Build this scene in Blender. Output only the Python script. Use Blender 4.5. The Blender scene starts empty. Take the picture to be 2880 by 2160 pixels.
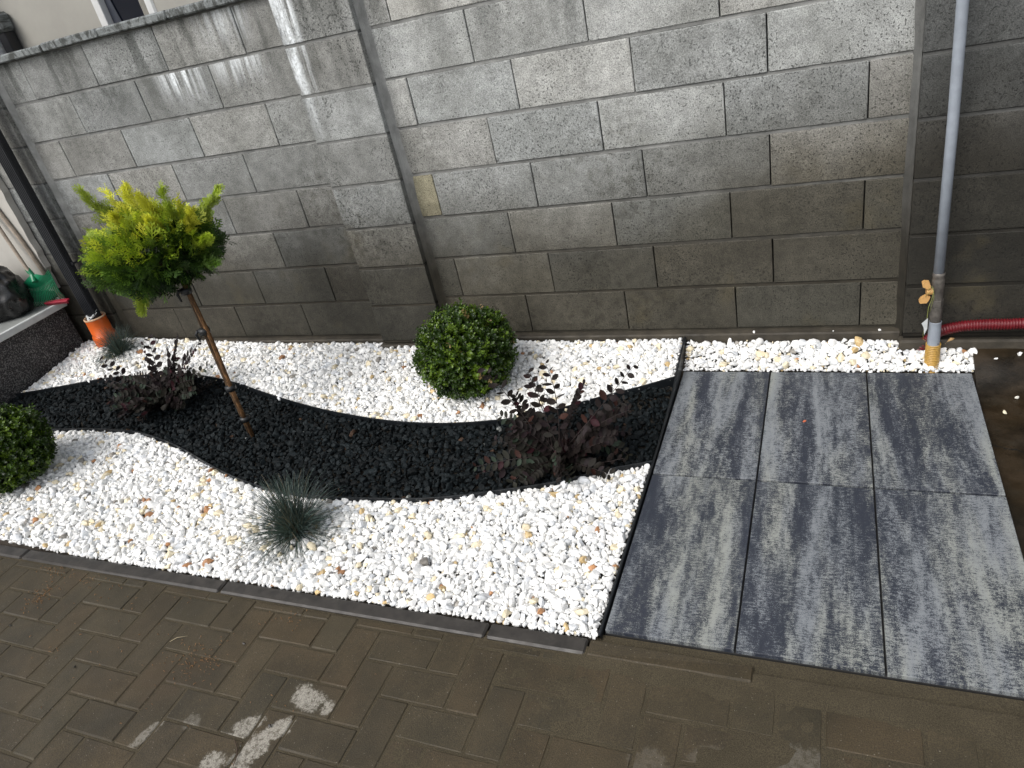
import bpy, bmesh, math, random
import numpy as np
from mathutils import Vector, Matrix, Euler, noise
random.seed(7); RNG = np.random.default_rng(7)
scene = bpy.context.scene
COL = scene.collection
R = math.radians

# ------------------------------------------------------------------ camera
CAM_W2C = [[0.91665, 0.343237, -0.204796], [0.013079, -0.53787, -0.842927], [-0.399478, 0.76999, -0.497527]]
def set_camera():
    cd = bpy.data.cameras.new('camera'); co = bpy.data.objects.new('camera', cd); COL.objects.link(co)
    r = np.array(CAM_W2C)
    m = Matrix(((r[0][0], -r[1][0], -r[2][0], 0.2489), (r[0][1], -r[1][1], -r[2][1], -2.8098),
                (r[0][2], -r[1][2], -r[2][2], 1.6259), (0, 0, 0, 1)))
    co.matrix_world = m
    cd.sensor_width = 36; cd.lens = 36*2031.55/2880; cd.clip_start = .02; cd.clip_end = 400
    scene.camera = co
set_camera()

# ------------------------------------------------------------------ light
SUN_EL, SUN_AZ = R(50), R(207)      # azimuth measured from +y clockwise
world = bpy.data.worlds.new('World'); scene.world = world; world.use_nodes = True
wn = world.node_tree.nodes; wl = world.node_tree.links
sky = wn.new('ShaderNodeTexSky'); sky.sky_type = 'NISHITA'; sky.sun_disc = False
sky.sun_elevation = SUN_EL; sky.sun_rotation = SUN_AZ; sky.air_density = 1.0; sky.dust_density = 4.0
hs = wn.new('ShaderNodeHueSaturation'); hs.inputs['Saturation'].default_value = .35
wl.new(sky.outputs[0], hs.inputs['Color']); wl.new(hs.outputs[0], wn['Background'].inputs[0])
wn['Background'].inputs[1].default_value = .15
sd = bpy.data.lights.new('sun', 'SUN'); sd.energy = 1.05; sd.angle = R(38); sd.color = (1, .975, .94)
so = bpy.data.objects.new('sun', sd); COL.objects.link(so)
sdir = Vector((math.sin(SUN_AZ)*math.cos(SUN_EL), math.cos(SUN_AZ)*math.cos(SUN_EL), math.sin(SUN_EL)))
so.rotation_euler = sdir.to_track_quat('Z', 'Y').to_euler(); so.location = (0, -3, 8)
scene.view_settings.view_transform = 'Standard'; scene.view_settings.look = 'None'
scene.view_settings.exposure = 0.48; scene.view_settings.gamma = 1
scene.render.engine = 'CYCLES'
scene.cycles.max_bounces = 6

# ------------------------------------------------------------------ helpers
def sm(a, b, x):
    t = min(1., max(0., (x-a)/(b-a))); return t*t*(3-2*t)
def npsm(a, b, x):
    t = np.clip((x-a)/(b-a), 0, 1); return t*t*(3-2*t)
def gh(x, y):      # height of the gravel bed
    sx = npsm(2.3, 3.9, -x)
    return np.where(np.asarray(x) > -.316, .072*npsm(-.20, -.03, y), .085*npsm(-.6, 0, y)*(1-.35*sx) + .085*sx + .028*np.exp(-((x+3.77)**2+(y+.19)**2)/.018))
class MB:
    def __init__(s): s.v = []; s.f = []; s.c = []
    def add(s, v, f, c=None):
        o = len(s.v); s.v += [tuple(p) for p in v]; s.f += [tuple(i+o for i in q) for q in f]
        s.c += [c or (1, 1, 1)]*len(v)
    def box(s, x0, x1, y0, y1, z0, z1, c=None, b=0, jit=0):
        if b <= 0:
            v = [(x, y, z) for z in (z0, z1) for y in (y0, y1) for x in (x0, x1)]
            s.add(v, [(0, 2, 3, 1), (4, 5, 7, 6), (0, 1, 5, 4), (2, 6, 7, 3), (0, 4, 6, 2), (1, 3, 7, 5)], c); return
        X = (x0, x1); Y = (y0, y1); Z = (z0, z1); v = []; idx = {}
        for i in (0, 1):
            for j in (0, 1):
                for k in (0, 1):
                    px, py, pz = X[i], Y[j], Z[k]; sx = b*(1-2*i); sy = b*(1-2*j); sz = b*(1-2*k)
                    for a, p in (('x', (px, py+sy, pz+sz)), ('y', (px+sx, py, pz+sz)), ('z', (px+sx, py+sy, pz))):
                        idx[(i, j, k, a)] = len(v)
                        v.append(tuple(q+random.uniform(-jit, jit) for q in p) if jit else p)
        g = lambda i, j, k, a: idx[(i, j, k, a)]
        f = []
        for i in (0, 1): f.append([g(i, 0, 0, 'x'), g(i, 1, 0, 'x'), g(i, 1, 1, 'x'), g(i, 0, 1, 'x')])
        for j in (0, 1): f.append([g(0, j, 0, 'y'), g(1, j, 0, 'y'), g(1, j, 1, 'y'), g(0, j, 1, 'y')])
        for k in (0, 1): f.append([g(0, 0, k, 'z'), g(1, 0, k, 'z'), g(1, 1, k, 'z'), g(0, 1, k, 'z')])
        for p in (0, 1):
            for q in (0, 1):
                f.append([g(p, q, 0, 'x'), g(p, q, 1, 'x'), g(p, q, 1, 'y'), g(p, q, 0, 'y')])
                f.append([g(p, 0, q, 'x'), g(p, 1, q, 'x'), g(p, 1, q, 'z'), g(p, 0, q, 'z')])
                f.append([g(0, p, q, 'y'), g(1, p, q, 'y'), g(1, p, q, 'z'), g(0, p, q, 'z')])
                for r in (0, 1): f.append([g(p, q, r, 'x'), g(p, q, r, 'y'), g(p, q, r, 'z')])
        s.add(v, f, c)
    def tube(s, pts, rad, n=10, c=None, caps=True):
        pts = [Vector(p) for p in pts]; rs = rad if isinstance(rad, (list, tuple)) else [rad]*len(pts)
        o = []; up = None
        for i, p in enumerate(pts):
            t = (pts[min(i+1, len(pts)-1)]-pts[max(i-1, 0)]).normalized()
            if up is None: up = t.orthogonal().normalized()
            up = (up - t*up.dot(t)).normalized(); w = t.cross(up)
            o += [tuple(p+(up*math.cos(2*math.pi*k/n)+w*math.sin(2*math.pi*k/n))*rs[i]) for k in range(n)]
        f = [(i*n+k, i*n+(k+1) % n, (i+1)*n+(k+1) % n, (i+1)*n+k) for i in range(len(pts)-1) for k in range(n)]
        if caps: f += [tuple(reversed(range(n))), tuple((len(pts)-1)*n+k for k in range(n))]
        s.add(o, f, c)
    def build(s, name, mat, parent=None, smooth=False, col=False):
        me = bpy.data.meshes.new(name); me.from_pydata(s.v, [], s.f)
        if col:
            a = me.color_attributes.new('tint', 'FLOAT_COLOR', 'POINT')
            a.data.foreach_set('color', np.array([(*c, 1) for c in s.c], dtype=np.float32).ravel())
        bm = bmesh.new(); bm.from_mesh(me); bmesh.ops.recalc_face_normals(bm, faces=bm.faces); bm.to_mesh(me); bm.free()
        return link(name, me, mat, parent, smooth)
def link(name, me, mat, parent=None, smooth=False):
    me.materials.append(mat)
    me.polygons.foreach_set('use_smooth', [bool(smooth)]*len(me.polygons))
    me.update(); o = bpy.data.objects.new(name, me); COL.objects.link(o)
    if parent is not None:
        o.parent = parent; o.matrix_parent_inverse = parent.matrix_world.inverted()
    return o
def bulk(name, V, F, C, mat, parent=None, smooth=False):   # numpy arrays, F all same arity
    me = bpy.data.meshes.new(name); k = F.shape[1]
    me.vertices.add(len(V)); me.vertices.foreach_set('co', V.astype(np.float32).ravel())
    me.loops.add(F.size); me.loops.foreach_set('vertex_index', F.astype(np.int32).ravel())
    me.polygons.add(len(F)); me.polygons.foreach_set('loop_start', np.arange(0, F.size, k, dtype=np.int32))
    me.update(calc_edges=True)
    if C is not None:
        a = me.color_attributes.new('tint', 'FLOAT_COLOR', 'POINT')
        a.data.foreach_set('color', np.hstack([C, np.ones((len(C), 1))]).astype(np.float32).ravel())
    return link(name, me, mat, parent, smooth)
def tag(o, label=None, cat=None, group=None, kind=None):
    if label: o['label'] = label
    if cat: o['category'] = cat
    if group: o['group'] = group
    if kind: o['kind'] = kind
    return o
def thing(name, loc, label, cat, group=None):
    o = bpy.data.objects.new(name, None); o.empty_display_size = .05; COL.objects.link(o)
    o.location = loc; o.matrix_world = Matrix.Translation(loc)
    return tag(o, label, cat, group)

# ------------------------------------------------------------------ material helpers
class M:
    def __init__(s, name, rough=.7, spec=.5):
        s.m = bpy.data.materials.new(name); s.m.use_nodes = True
        s.n = s.m.node_tree.nodes; s.l = s.m.node_tree.links
        s.b = s.n['Principled BSDF']; s.b.inputs['Roughness'].default_value = rough
        s.b.inputs['Specular IOR Level'].default_value = spec
        s._pos = None
    def N(s, t, **k):
        x = s.n.new(t)
        for a, v in k.items(): setattr(x, a, v)
        return x
    def w(s, sock, v):
        if isinstance(v, bpy.types.NodeSocket): s.l.new(v, sock)
        elif isinstance(v, (tuple, list)) and len(v) == 3 and sock.type == 'RGBA': sock.default_value = (*v, 1)
        else: sock.default_value = v
    def pos(s):
        if s._pos is None: s._pos = s.N('ShaderNodeNewGeometry').outputs['Position']
        return s._pos
    def attr(s, name='tint'): return s.N('ShaderNodeAttribute', attribute_name=name).outputs['Color']
    def map(s, vec, scale=(1, 1, 1), loc=(0, 0, 0), rot=(0, 0, 0)):
        x = s.N('ShaderNodeMapping'); s.w(x.inputs[0], vec); x.inputs['Scale'].default_value = scale
        x.inputs['Location'].default_value = loc; x.inputs['Rotation'].default_value = rot; return x.outputs[0]
    def noise(s, vec, scale, detail=4, rough=.55, dist=0, out=0):
        x = s.N('ShaderNodeTexNoise'); s.w(x.inputs['Vector'], vec); x.inputs['Scale'].default_value = scale
        x.inputs['Detail'].default_value = detail; x.inputs['Roughness'].default_value = rough
        x.inputs['Distortion'].default_value = dist; return x.outputs[out]
    def voro(s, vec, scale, feature='F1', out='Distance'):
        x = s.N('ShaderNodeTexVoronoi', feature=feature); s.w(x.inputs['Vector'], vec); x.inputs['Scale'].default_value = scale
        return x.outputs[out]
    def ramp(s, fac, a, b, lo=0., hi=1.):
        x = s.N('ShaderNodeMapRange', interpolation_type='SMOOTHSTEP'); s.w(x.inputs[0], fac)
        x.inputs[1].default_value = a; x.inputs[2].default_value = b; x.inputs[3].default_value = lo; x.inputs[4].default_value = hi
        return x.outputs[0]
    def math(s, op, a, b=None, c=None):
        x = s.N('ShaderNodeMath', operation=op); s.w(x.inputs[0], a)
        if b is not None: s.w(x.inputs[1], b)
        if c is not None: s.w(x.inputs[2], c)
        return x.outputs[0]
    def mix(s, fac, a, b, mode='MIX'):
        x = s.N('ShaderNodeMix', data_type='RGBA', blend_type=mode); s.w(x.inputs[0], fac); s.w(x.inputs[6], a); s.w(x.inputs[7], b)
        return x.outputs[2]
    def sep(s, v):
        x = s.N('ShaderNodeSeparateXYZ'); s.w(x.inputs[0], v); return x.outputs
    def color(s, v): s.w(s.b.inputs['Base Color'], v); return s
    def rough(s, v): s.w(s.b.inputs['Roughness'], v); return s
    def bump(s, hgt, strength=.5, dist=.002):
        x = s.N('ShaderNodeBump'); x.inputs['Strength'].default_value = strength; x.inputs['Distance'].default_value = dist
        s.w(x.inputs['Height'], hgt); s.l.new(x.outputs[0], s.b.inputs['Normal']); return s
    def gray(s, f):
        x = s.N('ShaderNodeCombineColor'); [s.w(x.inputs[i], f) for i in range(3)]; return x.outputs[0]

# ---- concrete blocks
def mat_block():
    m = M('concrete_block', .85, .35); p = m.pos(); X, Y, Z = m.sep(p)
    base = m.mix(1, m.attr(), (.345, .352, .340), 'MULTIPLY')
    big = m.noise(p, 3.1, 5, .6); base = m.mix(m.ramp(big, .3, .72), m.mix(1, base, (.72, .72, .70), 'MULTIPLY'), m.mix(1, base, (1.18, 1.18, 1.18), 'MULTIPLY'))
    med = m.noise(p, 22, 5, .65); base = m.mix(1, base, m.gray(m.ramp(med, .25, .8, .78, 1.22)), 'MULTIPLY')
    fine = m.noise(p, 260, 3, .7); base = m.mix(1, base, m.gray(m.ramp(fine, .3, .7, .6, 1.42)), 'MULTIPLY')
    pit = m.noise(m.map(p, loc=(3, 1, 2)), 120, 2, .6)
    pitm = m.math('MULTIPLY', m.ramp(pit, .41, .34), m.ramp(m.noise(m.map(p, loc=(7, 3, 3)), 4.5, 3), .35, .65, .25, 1.)); base = m.mix(m.math('MULTIPLY', pitm, .75), base, (.035, .036, .034))
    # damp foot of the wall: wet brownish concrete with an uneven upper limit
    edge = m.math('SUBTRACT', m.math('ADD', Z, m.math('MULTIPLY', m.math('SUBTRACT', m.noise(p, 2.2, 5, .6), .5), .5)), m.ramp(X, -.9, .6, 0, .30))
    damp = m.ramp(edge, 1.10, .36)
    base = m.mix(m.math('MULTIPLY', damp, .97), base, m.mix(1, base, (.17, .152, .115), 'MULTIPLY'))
    # rising algae and rust-brown tinges
    al = m.math('MULTIPLY', m.ramp(m.noise(m.map(p, loc=(9, 0, 4)), 3.4, 4, .6), .55, .72), m.ramp(Z, 1.1, .5))
    base = m.mix(m.math('MULTIPLY', al, .35), base, (.085, .07, .035))
    mott = m.math('MULTIPLY', m.ramp(m.noise(m.map(p, loc=(4, 2, 6)), 26, 5, .65), .46, .62), m.ramp(m.noise(m.map(p, loc=(1, 2, 9)), 1.6, 3), .46, .60))
    base = m.mix(m.math('MULTIPLY', m.math('MULTIPLY', mott, m.ramp(Z, 1.35, .8)), .6), base, m.mix(1, base, (.45, .44, .40), 'MULTIPLY'))
    # dark runs below the coping
    st = m.noise(m.map(p, scale=(9, 1, 1.3)), 1.0, 4, .6)
    runs = m.math('MULTIPLY', m.ramp(st, .47, .62), m.ramp(m.math('ADD', Z, m.math('MULTIPLY', m.noise(m.map(p, scale=(6, 1, .4)), 1, 3), .5)), 1.45, 1.95))
    base = m.mix(m.math('MULTIPLY', runs, .85), base, m.mix(1, base, (.35, .36, .35), 'MULTIPLY'))
    # lime bloom: vertical white streaks
    streak = m.noise(m.map(p, scale=(30, 4, 2.2), loc=(1.3, 0, 0)), 1.0, 4, .65)
    tot = None
    def bloom(x0, w, ztop, zbot, k):
        nonlocal tot
        xm = m.math('ABSOLUTE', m.math('SUBTRACT', X, x0)); xm = m.ramp(xm, w, w*.15)
        zm = m.math('MULTIPLY', m.ramp(Z, zbot, ztop), m.ramp(Z, ztop+.012, ztop-.004) if ztop < 1.9 else 1.0)
        v = m.math('MULTIPLY', m.math('MULTIPLY', xm, zm), k)
        tot = v if tot is None else m.math('MAXIMUM', tot, v)
    bloom(-1.785, .07, 2.0, 1.02, 2.2); bloom(-1.80, .035, 1.6, 1.05, 2.0)
    bloom(-2.52, .20, 1.498, 1.33, 1.3); bloom(-2.16, .22, 1.498, 1.36, .9); bloom(-2.15, .22, 1.70, 1.52, .7)
    bloom(-1.06, .13, 2.0, 1.42, .8); bloom(-.60, .20, 2.0, 1.42, 1.2); bloom(-.16, .16, 2.0, 1.50, 1.0); bloom(-.46, .06, 2.0, 1.30, .9)
    bl = m.math('MULTIPLY', tot, m.ramp(streak, .40, .66))
    core = m.math('MULTIPLY', m.ramp(m.math('ABSOLUTE', m.math('ADD', m.math('ADD', X, 1.805), m.math('MULTIPLY', m.math('SUBTRACT', m.noise(m.map(p, scale=(1, 1, 3)), 2, 3), .5), .05))), .040, .008), m.ramp(Z, 1.06, 1.55))
    bl = m.math('MAXIMUM', bl, m.math('MULTIPLY', core, m.ramp(m.noise(m.map(p, scale=(22, 4, 5)), 1, 5, .7), .30, .58, .35, 1.25))); bl = m.math('MINIMUM', bl, .96)
    gr = m.ramp(m.noise(p, 90, 3, .7), .30, .6, .55, 1); bl = m.math('MULTIPLY', bl, gr)
    base = m.mix(bl, base, (.82, .86, .88))
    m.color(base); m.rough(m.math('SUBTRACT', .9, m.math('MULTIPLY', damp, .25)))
    h = m.math('ADD', m.math('MULTIPLY', fine, .6), m.math('MULTIPLY', pitm, -1.3)); m.bump(h, .8, .0025)
    return m.m
def mat_mortar():
    m = M('mortar', .9, .3); p = m.pos(); Z = m.sep(p)[2]
    c = m.mix(m.ramp(m.noise(p, 14, 5), .3, .7), (.15, .153, .146), (.24, .242, .232)); c = m.mix(1, c, m.attr(), 'MULTIPLY')
    edge = m.math('ADD', Z, m.math('MULTIPLY', m.math('SUBTRACT', m.noise(p, 2.2, 5, .6), .5), .5))
    c = m.mix(m.ramp(edge, 1.10, .36), c, m.mix(1, c, (.19, .165, .125), 'MULTIPLY'))
    m.color(c); m.bump(m.noise(p, 160, 4, .7), .8, .003); return m.m
def mat_coping():
    m = M('weathered_coping', .85, .3); p = m.pos()
    a = m.noise(m.map(p, scale=(22, 3, 12)), 1.2, 6, .68, .5)
    c = m.mix(m.ramp(a, .42, .56), (.06, .064, .06), m.mix(m.noise(p, 30, 4), (.11, .12, .12), (.27, .29, .29)))
    c = m.mix(1, c, m.gray(m.ramp(m.noise(p, 200, 3), .3, .7, .8, 1.2)), 'MULTIPLY')
    m.color(c); m.bump(m.noise(p, 120, 4), .6, .003); return m.m
def simple(name, c, rough=.6, var=.15, scale=20, spec=.5, bump=0, metal=0):
    m = M(name, rough, spec); p = m.pos(); n = m.noise(p, scale, 5, .6)
    m.color(m.mix(1, c, m.gray(m.ramp(n, .25, .75, 1-var, 1+var)), 'MULTIPLY')); m.b.inputs['Metallic'].default_value = metal
    m.rough(m.ramp(m.noise(p, scale*1.7, 4), .3, .7, max(.05, rough-.08), min(1, rough+.08)))
    if bump: m.bump(m.noise(p, scale*4, 4, .7), .6, bump)
    return m.m
def mat_leaf(name, rough=.5, trans=.25, spec=.4):
    m = M(name, rough, spec); c = m.attr(); m.color(c)
    t = m.N('ShaderNodeBsdfTranslucent'); m.w(t.inputs[0], m.mix(1, c, (1.3, 1.35, .8), 'MULTIPLY'))
    x = m.N('ShaderNodeMixShader'); x.inputs[0].default_value = trans
    m.l.new(m.b.outputs[0], x.inputs[1]); m.l.new(t.outputs[0], x.inputs[2])
    m.l.new(x.outputs[0], m.n['Material Output'].inputs[0]); return m.m
def mat_white_stone():
    m = M('white_marble_chips', .5, .5); p = m.pos()
    n = m.noise(p, 70, 4, .6); c = m.mix(1, m.attr(), m.mix(m.ramp(n, .3, .65), (.86, .87, .88), (1.03, 1.02, 1.0)), 'MULTIPLY')
    m.color(c); m.bump(m.noise(p, 240, 3), .35, .0015); return m.m
def mat_black_stone():
    m = M('black_chips', .6, .12); p = m.pos()
    c = m.mix(1, m.attr(), m.gray(m.ramp(m.noise(p, 120, 4), .3, .7, .6, 1.5)), 'MULTIPLY'); m.color(c)
    m.bump(m.noise(p, 260, 4, .7), .7, .002); return m.m
def mat_slab():
    m = M('marbled_slab', .62, .45)
    tc = m.N('ShaderNodeTexCoord').outputs['Object']; rnd = m.N('ShaderNodeObjectInfo').outputs['Random']
    off = m.N('ShaderNodeCombineXYZ'); m.w(off.inputs[0], m.math('MULTIPLY', rnd, 37.)); m.w(off.inputs[1], m.math('MULTIPLY', rnd, 91.)); m.w(off.inputs[2], m.math('MULTIPLY', rnd, 13.))
    ad = m.N('ShaderNodeVectorMath', operation='ADD'); m.w(ad.inputs[0], tc); m.w(ad.inputs[1], off.outputs[0]); p = ad.outputs[0]
    band = m.noise(m.map(p, scale=(10, 1.2, 1)), 1.0, 4, .6, .5)
    mot = m.noise(m.map(p, scale=(42, 13, 1)), 1.0, 6, .72, .4)
    fleck = m.noise(m.map(p, scale=(60, 170, 1)), 1.0, 4, .75)
    fine = m.noise(p, 420, 2, .8)
    v = m.math('ADD', m.math('MULTIPLY', band, 1.35), m.math('MULTIPLY', mot, .75))
    v = m.math('ADD', v, m.math('MULTIPLY', m.math('SUBTRACT', fleck, .5), 1.0)); v = m.math('ADD', v, m.math('MULTIPLY', m.math('SUBTRACT', fine, .5), 1.1))
    t = m.ramp(v, .91, 1.27)
    dark = m.mix(m.noise(m.map(p, scale=(8, 2, 1)), 1.3, 3), (.016, .0215, .031), (.026, .030, .044))
    lite = m.mix(m.ramp(m.noise(m.map(p, scale=(9, 1.3, 1), loc=(4, 4, 0)), 1.2, 3), .4, .65), (.195, .211, .224), (.26, .272, .248))
    m.color(m.mix(t, dark, lite)); m.rough(m.ramp(fleck, .3, .7, .5, .75))
    m.bump(m.math('ADD', fine, m.math('MULTIPLY', fleck, .6)), .35, .0012); return m.m
def mat_paver():
    m = M('wet_paver', .6, .4); p = m.pos()
    c = m.mix(m.ramp(m.noise(p, 5, 5, .6), .3, .7), (.030, .0235, .0118), (.052, .039, .0200))
    c = m.mix(1, c, m.attr(), 'MULTIPLY')
    c = m.mix(1, c, m.gray(m.ramp(m.noise(p, 330, 3, .75), .3, .7, .6, 1.45)), 'MULTIPLY')
    c = m.mix(m.math('MULTIPLY', m.ramp(m.noise(m.map(p, loc=(5, 5, 0)), 3.4, 5, .6), .55, .75), .5), c, (.050, .032, .014))
    sp = m.ramp(m.noise(m.map(p, loc=(8, 2, 0)), 210, 1, .5), .735, .77); c = m.mix(m.math('MULTIPLY', sp, .6), c, (.30, .28, .23))
    # dried-out pale patches
    tot = None; wob = m.math('MULTIPLY', m.math('SUBTRACT', m.noise(m.map(p, loc=(2, 7, 0)), 30, 9, .82), .5), 2.9)
    for (cx, cy, rx, ry, a, k) in PATCHES:
        q = m.map(m.map(p, loc=(-cx, -cy, 0)), scale=(1, 1, 0), rot=(0, 0, -a)); q = m.map(q, scale=(1/rx, 1/ry, 0))
        ln = m.N('ShaderNodeVectorMath', operation='LENGTH'); m.w(ln.inputs[0], q)
        v = m.math('MULTIPLY', m.ramp(m.math('ADD', ln.outputs['Value'], wob), 1.05, .70), k)
        tot = v if tot is None else m.math('MAXIMUM', tot, v)
    grain = m.ramp(m.noise(p, 300, 3, .7), .3, .7, .7, 1.2)
    tot = m.math('MULTIPLY', tot, m.ramp(m.noise(p, 75, 5, .75), .36, .56, .25, 1.)); c = m.mix(m.math('MULTIPLY', tot, .85), c, m.mix(1, (.33, .31, .265), m.gray(grain), 'MULTIPLY'))
    m.color(c); m.rough(m.ramp(m.noise(p, 6, 4), .35, .65, .5, .72))
    m.bump(m.noise(p, 300, 4, .75), .8, .002); return m.m
PATCHES = [(-1.075, -1.92, .062, .036, -.25, 1), (-1.14, -2.085, .035, .085, -.45, 1), (-1.10, -2.02, .03, .05, -.5, 1), (-1.205, -2.035, .05, .03, .7, .9),
           (-1.235, -2.145, .04, .03, .5, 1), (-1.50, -2.125, .018, .055, -.4, .55), (-1.385, -2.06, .03, .03, 0, .3), (-.12, -1.885, .05, .035, 0, .14),
           (.22, -1.81, .09, .04, 0, .22), (.04, -1.84, .07, .03, 0, .12), (-1.0, -1.935, .02, .03, 0, .9), (-1.13, -2.17, .05, .04, 0, .9)]
def mat_sand():
    m = M('damp_sand', .85, .3); p = m.pos()
    c = m.mix(m.noise(p, 9, 5), (.036, .029, .016), (.075, .061, .037)); c = m.mix(1, c, m.gray(m.ramp(m.noise(p, 420, 3, .8), .3, .7, .5, 1.6)), 'MULTIPLY')
    m.color(c); m.bump(m.noise(p, 350, 4, .8), 1, .003); return m.m
def mat_wetconc():
    m = M('wet_concrete', .35, .5); p = m.pos()
    c = m.mix(m.ramp(m.noise(p, 4.5, 6, .65), .35, .65), (.008, .0065, .004), (.026, .016, .006))
    c = m.mix(m.math('MULTIPLY', m.ramp(m.noise(m.map(p, loc=(3, 3, 0)), 14, 6, .7), .5, .7), .5), c, (.022, .018, .011))
    ds = m.N('ShaderNodeTexVoronoi', feature='DISTANCE_TO_EDGE'); m.w(ds.inputs['Vector'], m.mix(.12, p, m.noise(p, 4, 5, .6, out=1))); ds.inputs['Scale'].default_value = 1.3
    cr = m.ramp(ds.outputs[0], .004, .001); c = m.mix(cr, c, (.006, .006, .005)); m.color(c)
    m.rough(m.ramp(m.noise(p, 9, 4), .3, .7, .25, .6)); m.bump(m.noise(p, 150, 5, .7), .5, .002); return m.m
def mat_speck(name):     # black stone-chip render
    m = M(name, .4, .5); p = m.pos(); v = m.voro(p, 190, out='Color'); x = m.sep(v)[0]
    c = m.mix(m.ramp(x, .5, .92), (.010, .010, .012), (.17, .17, .165)); m.color(c); m.bump(m.voro(p, 190), .9, .003); return m.m
def mat_bark(name, c0, c1):
    m = M(name, .8, .3); p = m.pos(); n = m.noise(m.map(p, scale=(1, 1, .15)), 180, 5, .7)
    c = m.mix(m.ramp(n, .35, .65), c0, c1); c = m.mix(1, c, m.gray(m.ramp(m.noise(p, 25, 4), .3, .7, .6, 1.4)), 'MULTIPLY')
    m.color(c); m.bump(n, .8, .003); return m.m
def mat_drain():
    m = M('orange_plastic', .35, .5); p = m.pos(); Z = m.sep(p)[2]
    c = m.mix(m.ramp(m.noise(p, 30, 5, .7), .55, .75, 0, .5), (.62, .115, .018), (.36, .10, .04)); m.color(c); return m.m
MT = dict(block=mat_block(), mortar=mat_mortar(), coping=mat_coping(), white=mat_white_stone(), black=mat_black_stone(), slab=mat_slab(),
          paver=mat_paver(), sand=mat_sand(), wet=mat_wetconc(), speck=mat_speck('stone_chip_render'), orange=mat_drain(),
          gap=simple('shadow_gap', (.02, .02, .02), .9), soil=simple('soil', (.035, .028, .02), .9, .3, 12, bump=.004),
          plinth=simple('foundation_concrete', (.045, .038, .027), .75, .4, 14, bump=.003),
          kerb=simple('wet_kerb', (.030, .0265, .0225), .5, .4, 18, bump=.0015), edging=simple('black_edging_plastic', (.008, .010, .012), .38, .2),
          stem=mat_bark('bark', (.022, .013, .006), (.085, .050, .023)), stake=mat_bark('stake_wood', (.050, .025, .010), (.17, .085, .032)), rubber=simple('black_rubber_tie', (.007, .008, .009), .45),
          needle=mat_leaf('conifer_foliage', .55, .25), box=mat_leaf('box_leaf', .36, .20, .5), purple=mat_leaf('purple_leaf', .55, .05, .12), fescue=mat_leaf('fescue_blade', .5, .15),
          twig=simple('twig', (.05, .03, .018), .8), darkmetal=simple('anthracite_metal', (.010, .011, .014), .38, .15, 6, .5), grey=simple('grey_pipe_paint', (.27, .30, .34), .42, .10, 25, .5),
          steel=simple('galvanised_steel', (.11, .10, .088), .5, .35, 60, .5, metal=.3), brass=simple('ochre_handle', (.52, .30, .11), .45, .15, 40), yellow=simple('yellow_conduit', (.46, .27, .055), .45, .12, 40),
          red=simple('red_conduit', (.11, .004, .008), .42, .15, 30), green=simple('green_plastic', (.006, .17, .075), .4, .1, 15), handle=simple('grey_wood', (.30, .25, .20), .75, .3, 25, bump=.001),
          pink=simple('red_plastic', (.26, .012, .03), .45), bag=simple('black_bag_film', (.010, .010, .010), .3, .2, 15), plaster=simple('beige_render', (.40, .385, .35), .85, .06, 6, bump=.002),
          plaster2=simple('pale_render', (.36, .35, .315), .85, .06, 4, bump=.002), tile=simple('grey_porch_tile', (.22, .23, .22), .5, .12, 8), trim=simple('pale_trim', (.55, .57, .56), .4, .1, 12),
          wframe=simple('white_frame', (.68, .69, .68), .4, .04), glass=simple('dark_glass', (.008, .010, .018), .08, .1, 3, .8), blind=simple('slate_blind', (.045, .052, .070), .6, .2, 9),
          film=simple('clear_film', (.50, .52, .52), .3), debris=simple('wood_shaving', (.19, .10, .04), .8, .4, 60), wire=simple('wire', (.22, .24, .06), .5))

# ------------------------------------------------------------------ ground and paving
g = MB(); g.add([(-90, -90, -.12), (90, -90, -.12), (90, 90, -.12), (-90, 90, -.12)], [(0, 1, 2, 3)])
tag(g.build('ground', MT['soil']), kind='structure')

def herring():
    mb = MB(); c = .1022; x_ref = -.667; y_ref = -1.765
    for j in range(-22, 3):
        for i in range(-38, 32):
            k = (i+j) % 4      # 0: start of a horizontal brick, 2: lower half of an upright one
            x0 = x_ref-3*c+i*c; y0 = y_ref+j*c
            if k == 0: bx = (x0, x0+2*c, y0, y0+c)
            elif k == 2: bx = (x0, x0+c, y0, y0+2*c)
            else: continue
            ymax = -1.632 if bx[0] < .08 else -1.606
            if bx[2] > ymax-.03: continue
            y1 = min(bx[3], ymax)+.0; gp = .0022; t = random.uniform(.92, 1.08); w = random.uniform(-.04, .05)
            z = -.010+random.uniform(-.0012, .0012)
            mb.box(bx[0]+gp, bx[1]-gp, bx[2]+gp, y1-gp, -.07, z, (t*(1+w), t, t*(1-w)), b=.0045, jit=.0008)
    return tag(mb.build('paving', MT['paver'], col=True), kind='structure')
herring()
def sheet(name, x0, x1, y0, y1, n, m, fz, mat, smooth=True):
    xs = np.linspace(x0, x1, n); ys = np.linspace(y0, y1, m); v = [(x, y, fz(x, y)) for y in ys for x in xs]
    f = [(j*n+i, j*n+i+1, (j+1)*n+i+1, (j+1)*n+i) for j in range(m-1) for i in range(n-1)]
    mb = MB(); mb.v = v; mb.f = f; mb.c = [(1, 1, 1)]*len(v); return mb.build(name, mat, smooth=smooth)
def sand_z(x, y):
    nz = noise.noise((x*5, y*5, 0))*.5+noise.noise((x*17, y*17, 3))*.35+noise.noise((x*60, y*60, 3))*.15
    cov = sm(-1.0, .1, x + .25*noise.noise((x*2, y*2, 9)))
    edge = sm(-1.70, -1.61, y)*sm(-.6, -.2, x)
    return -.0128+.0022*nz+.0040*cov*(.65+nz)+.004*edge
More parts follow.
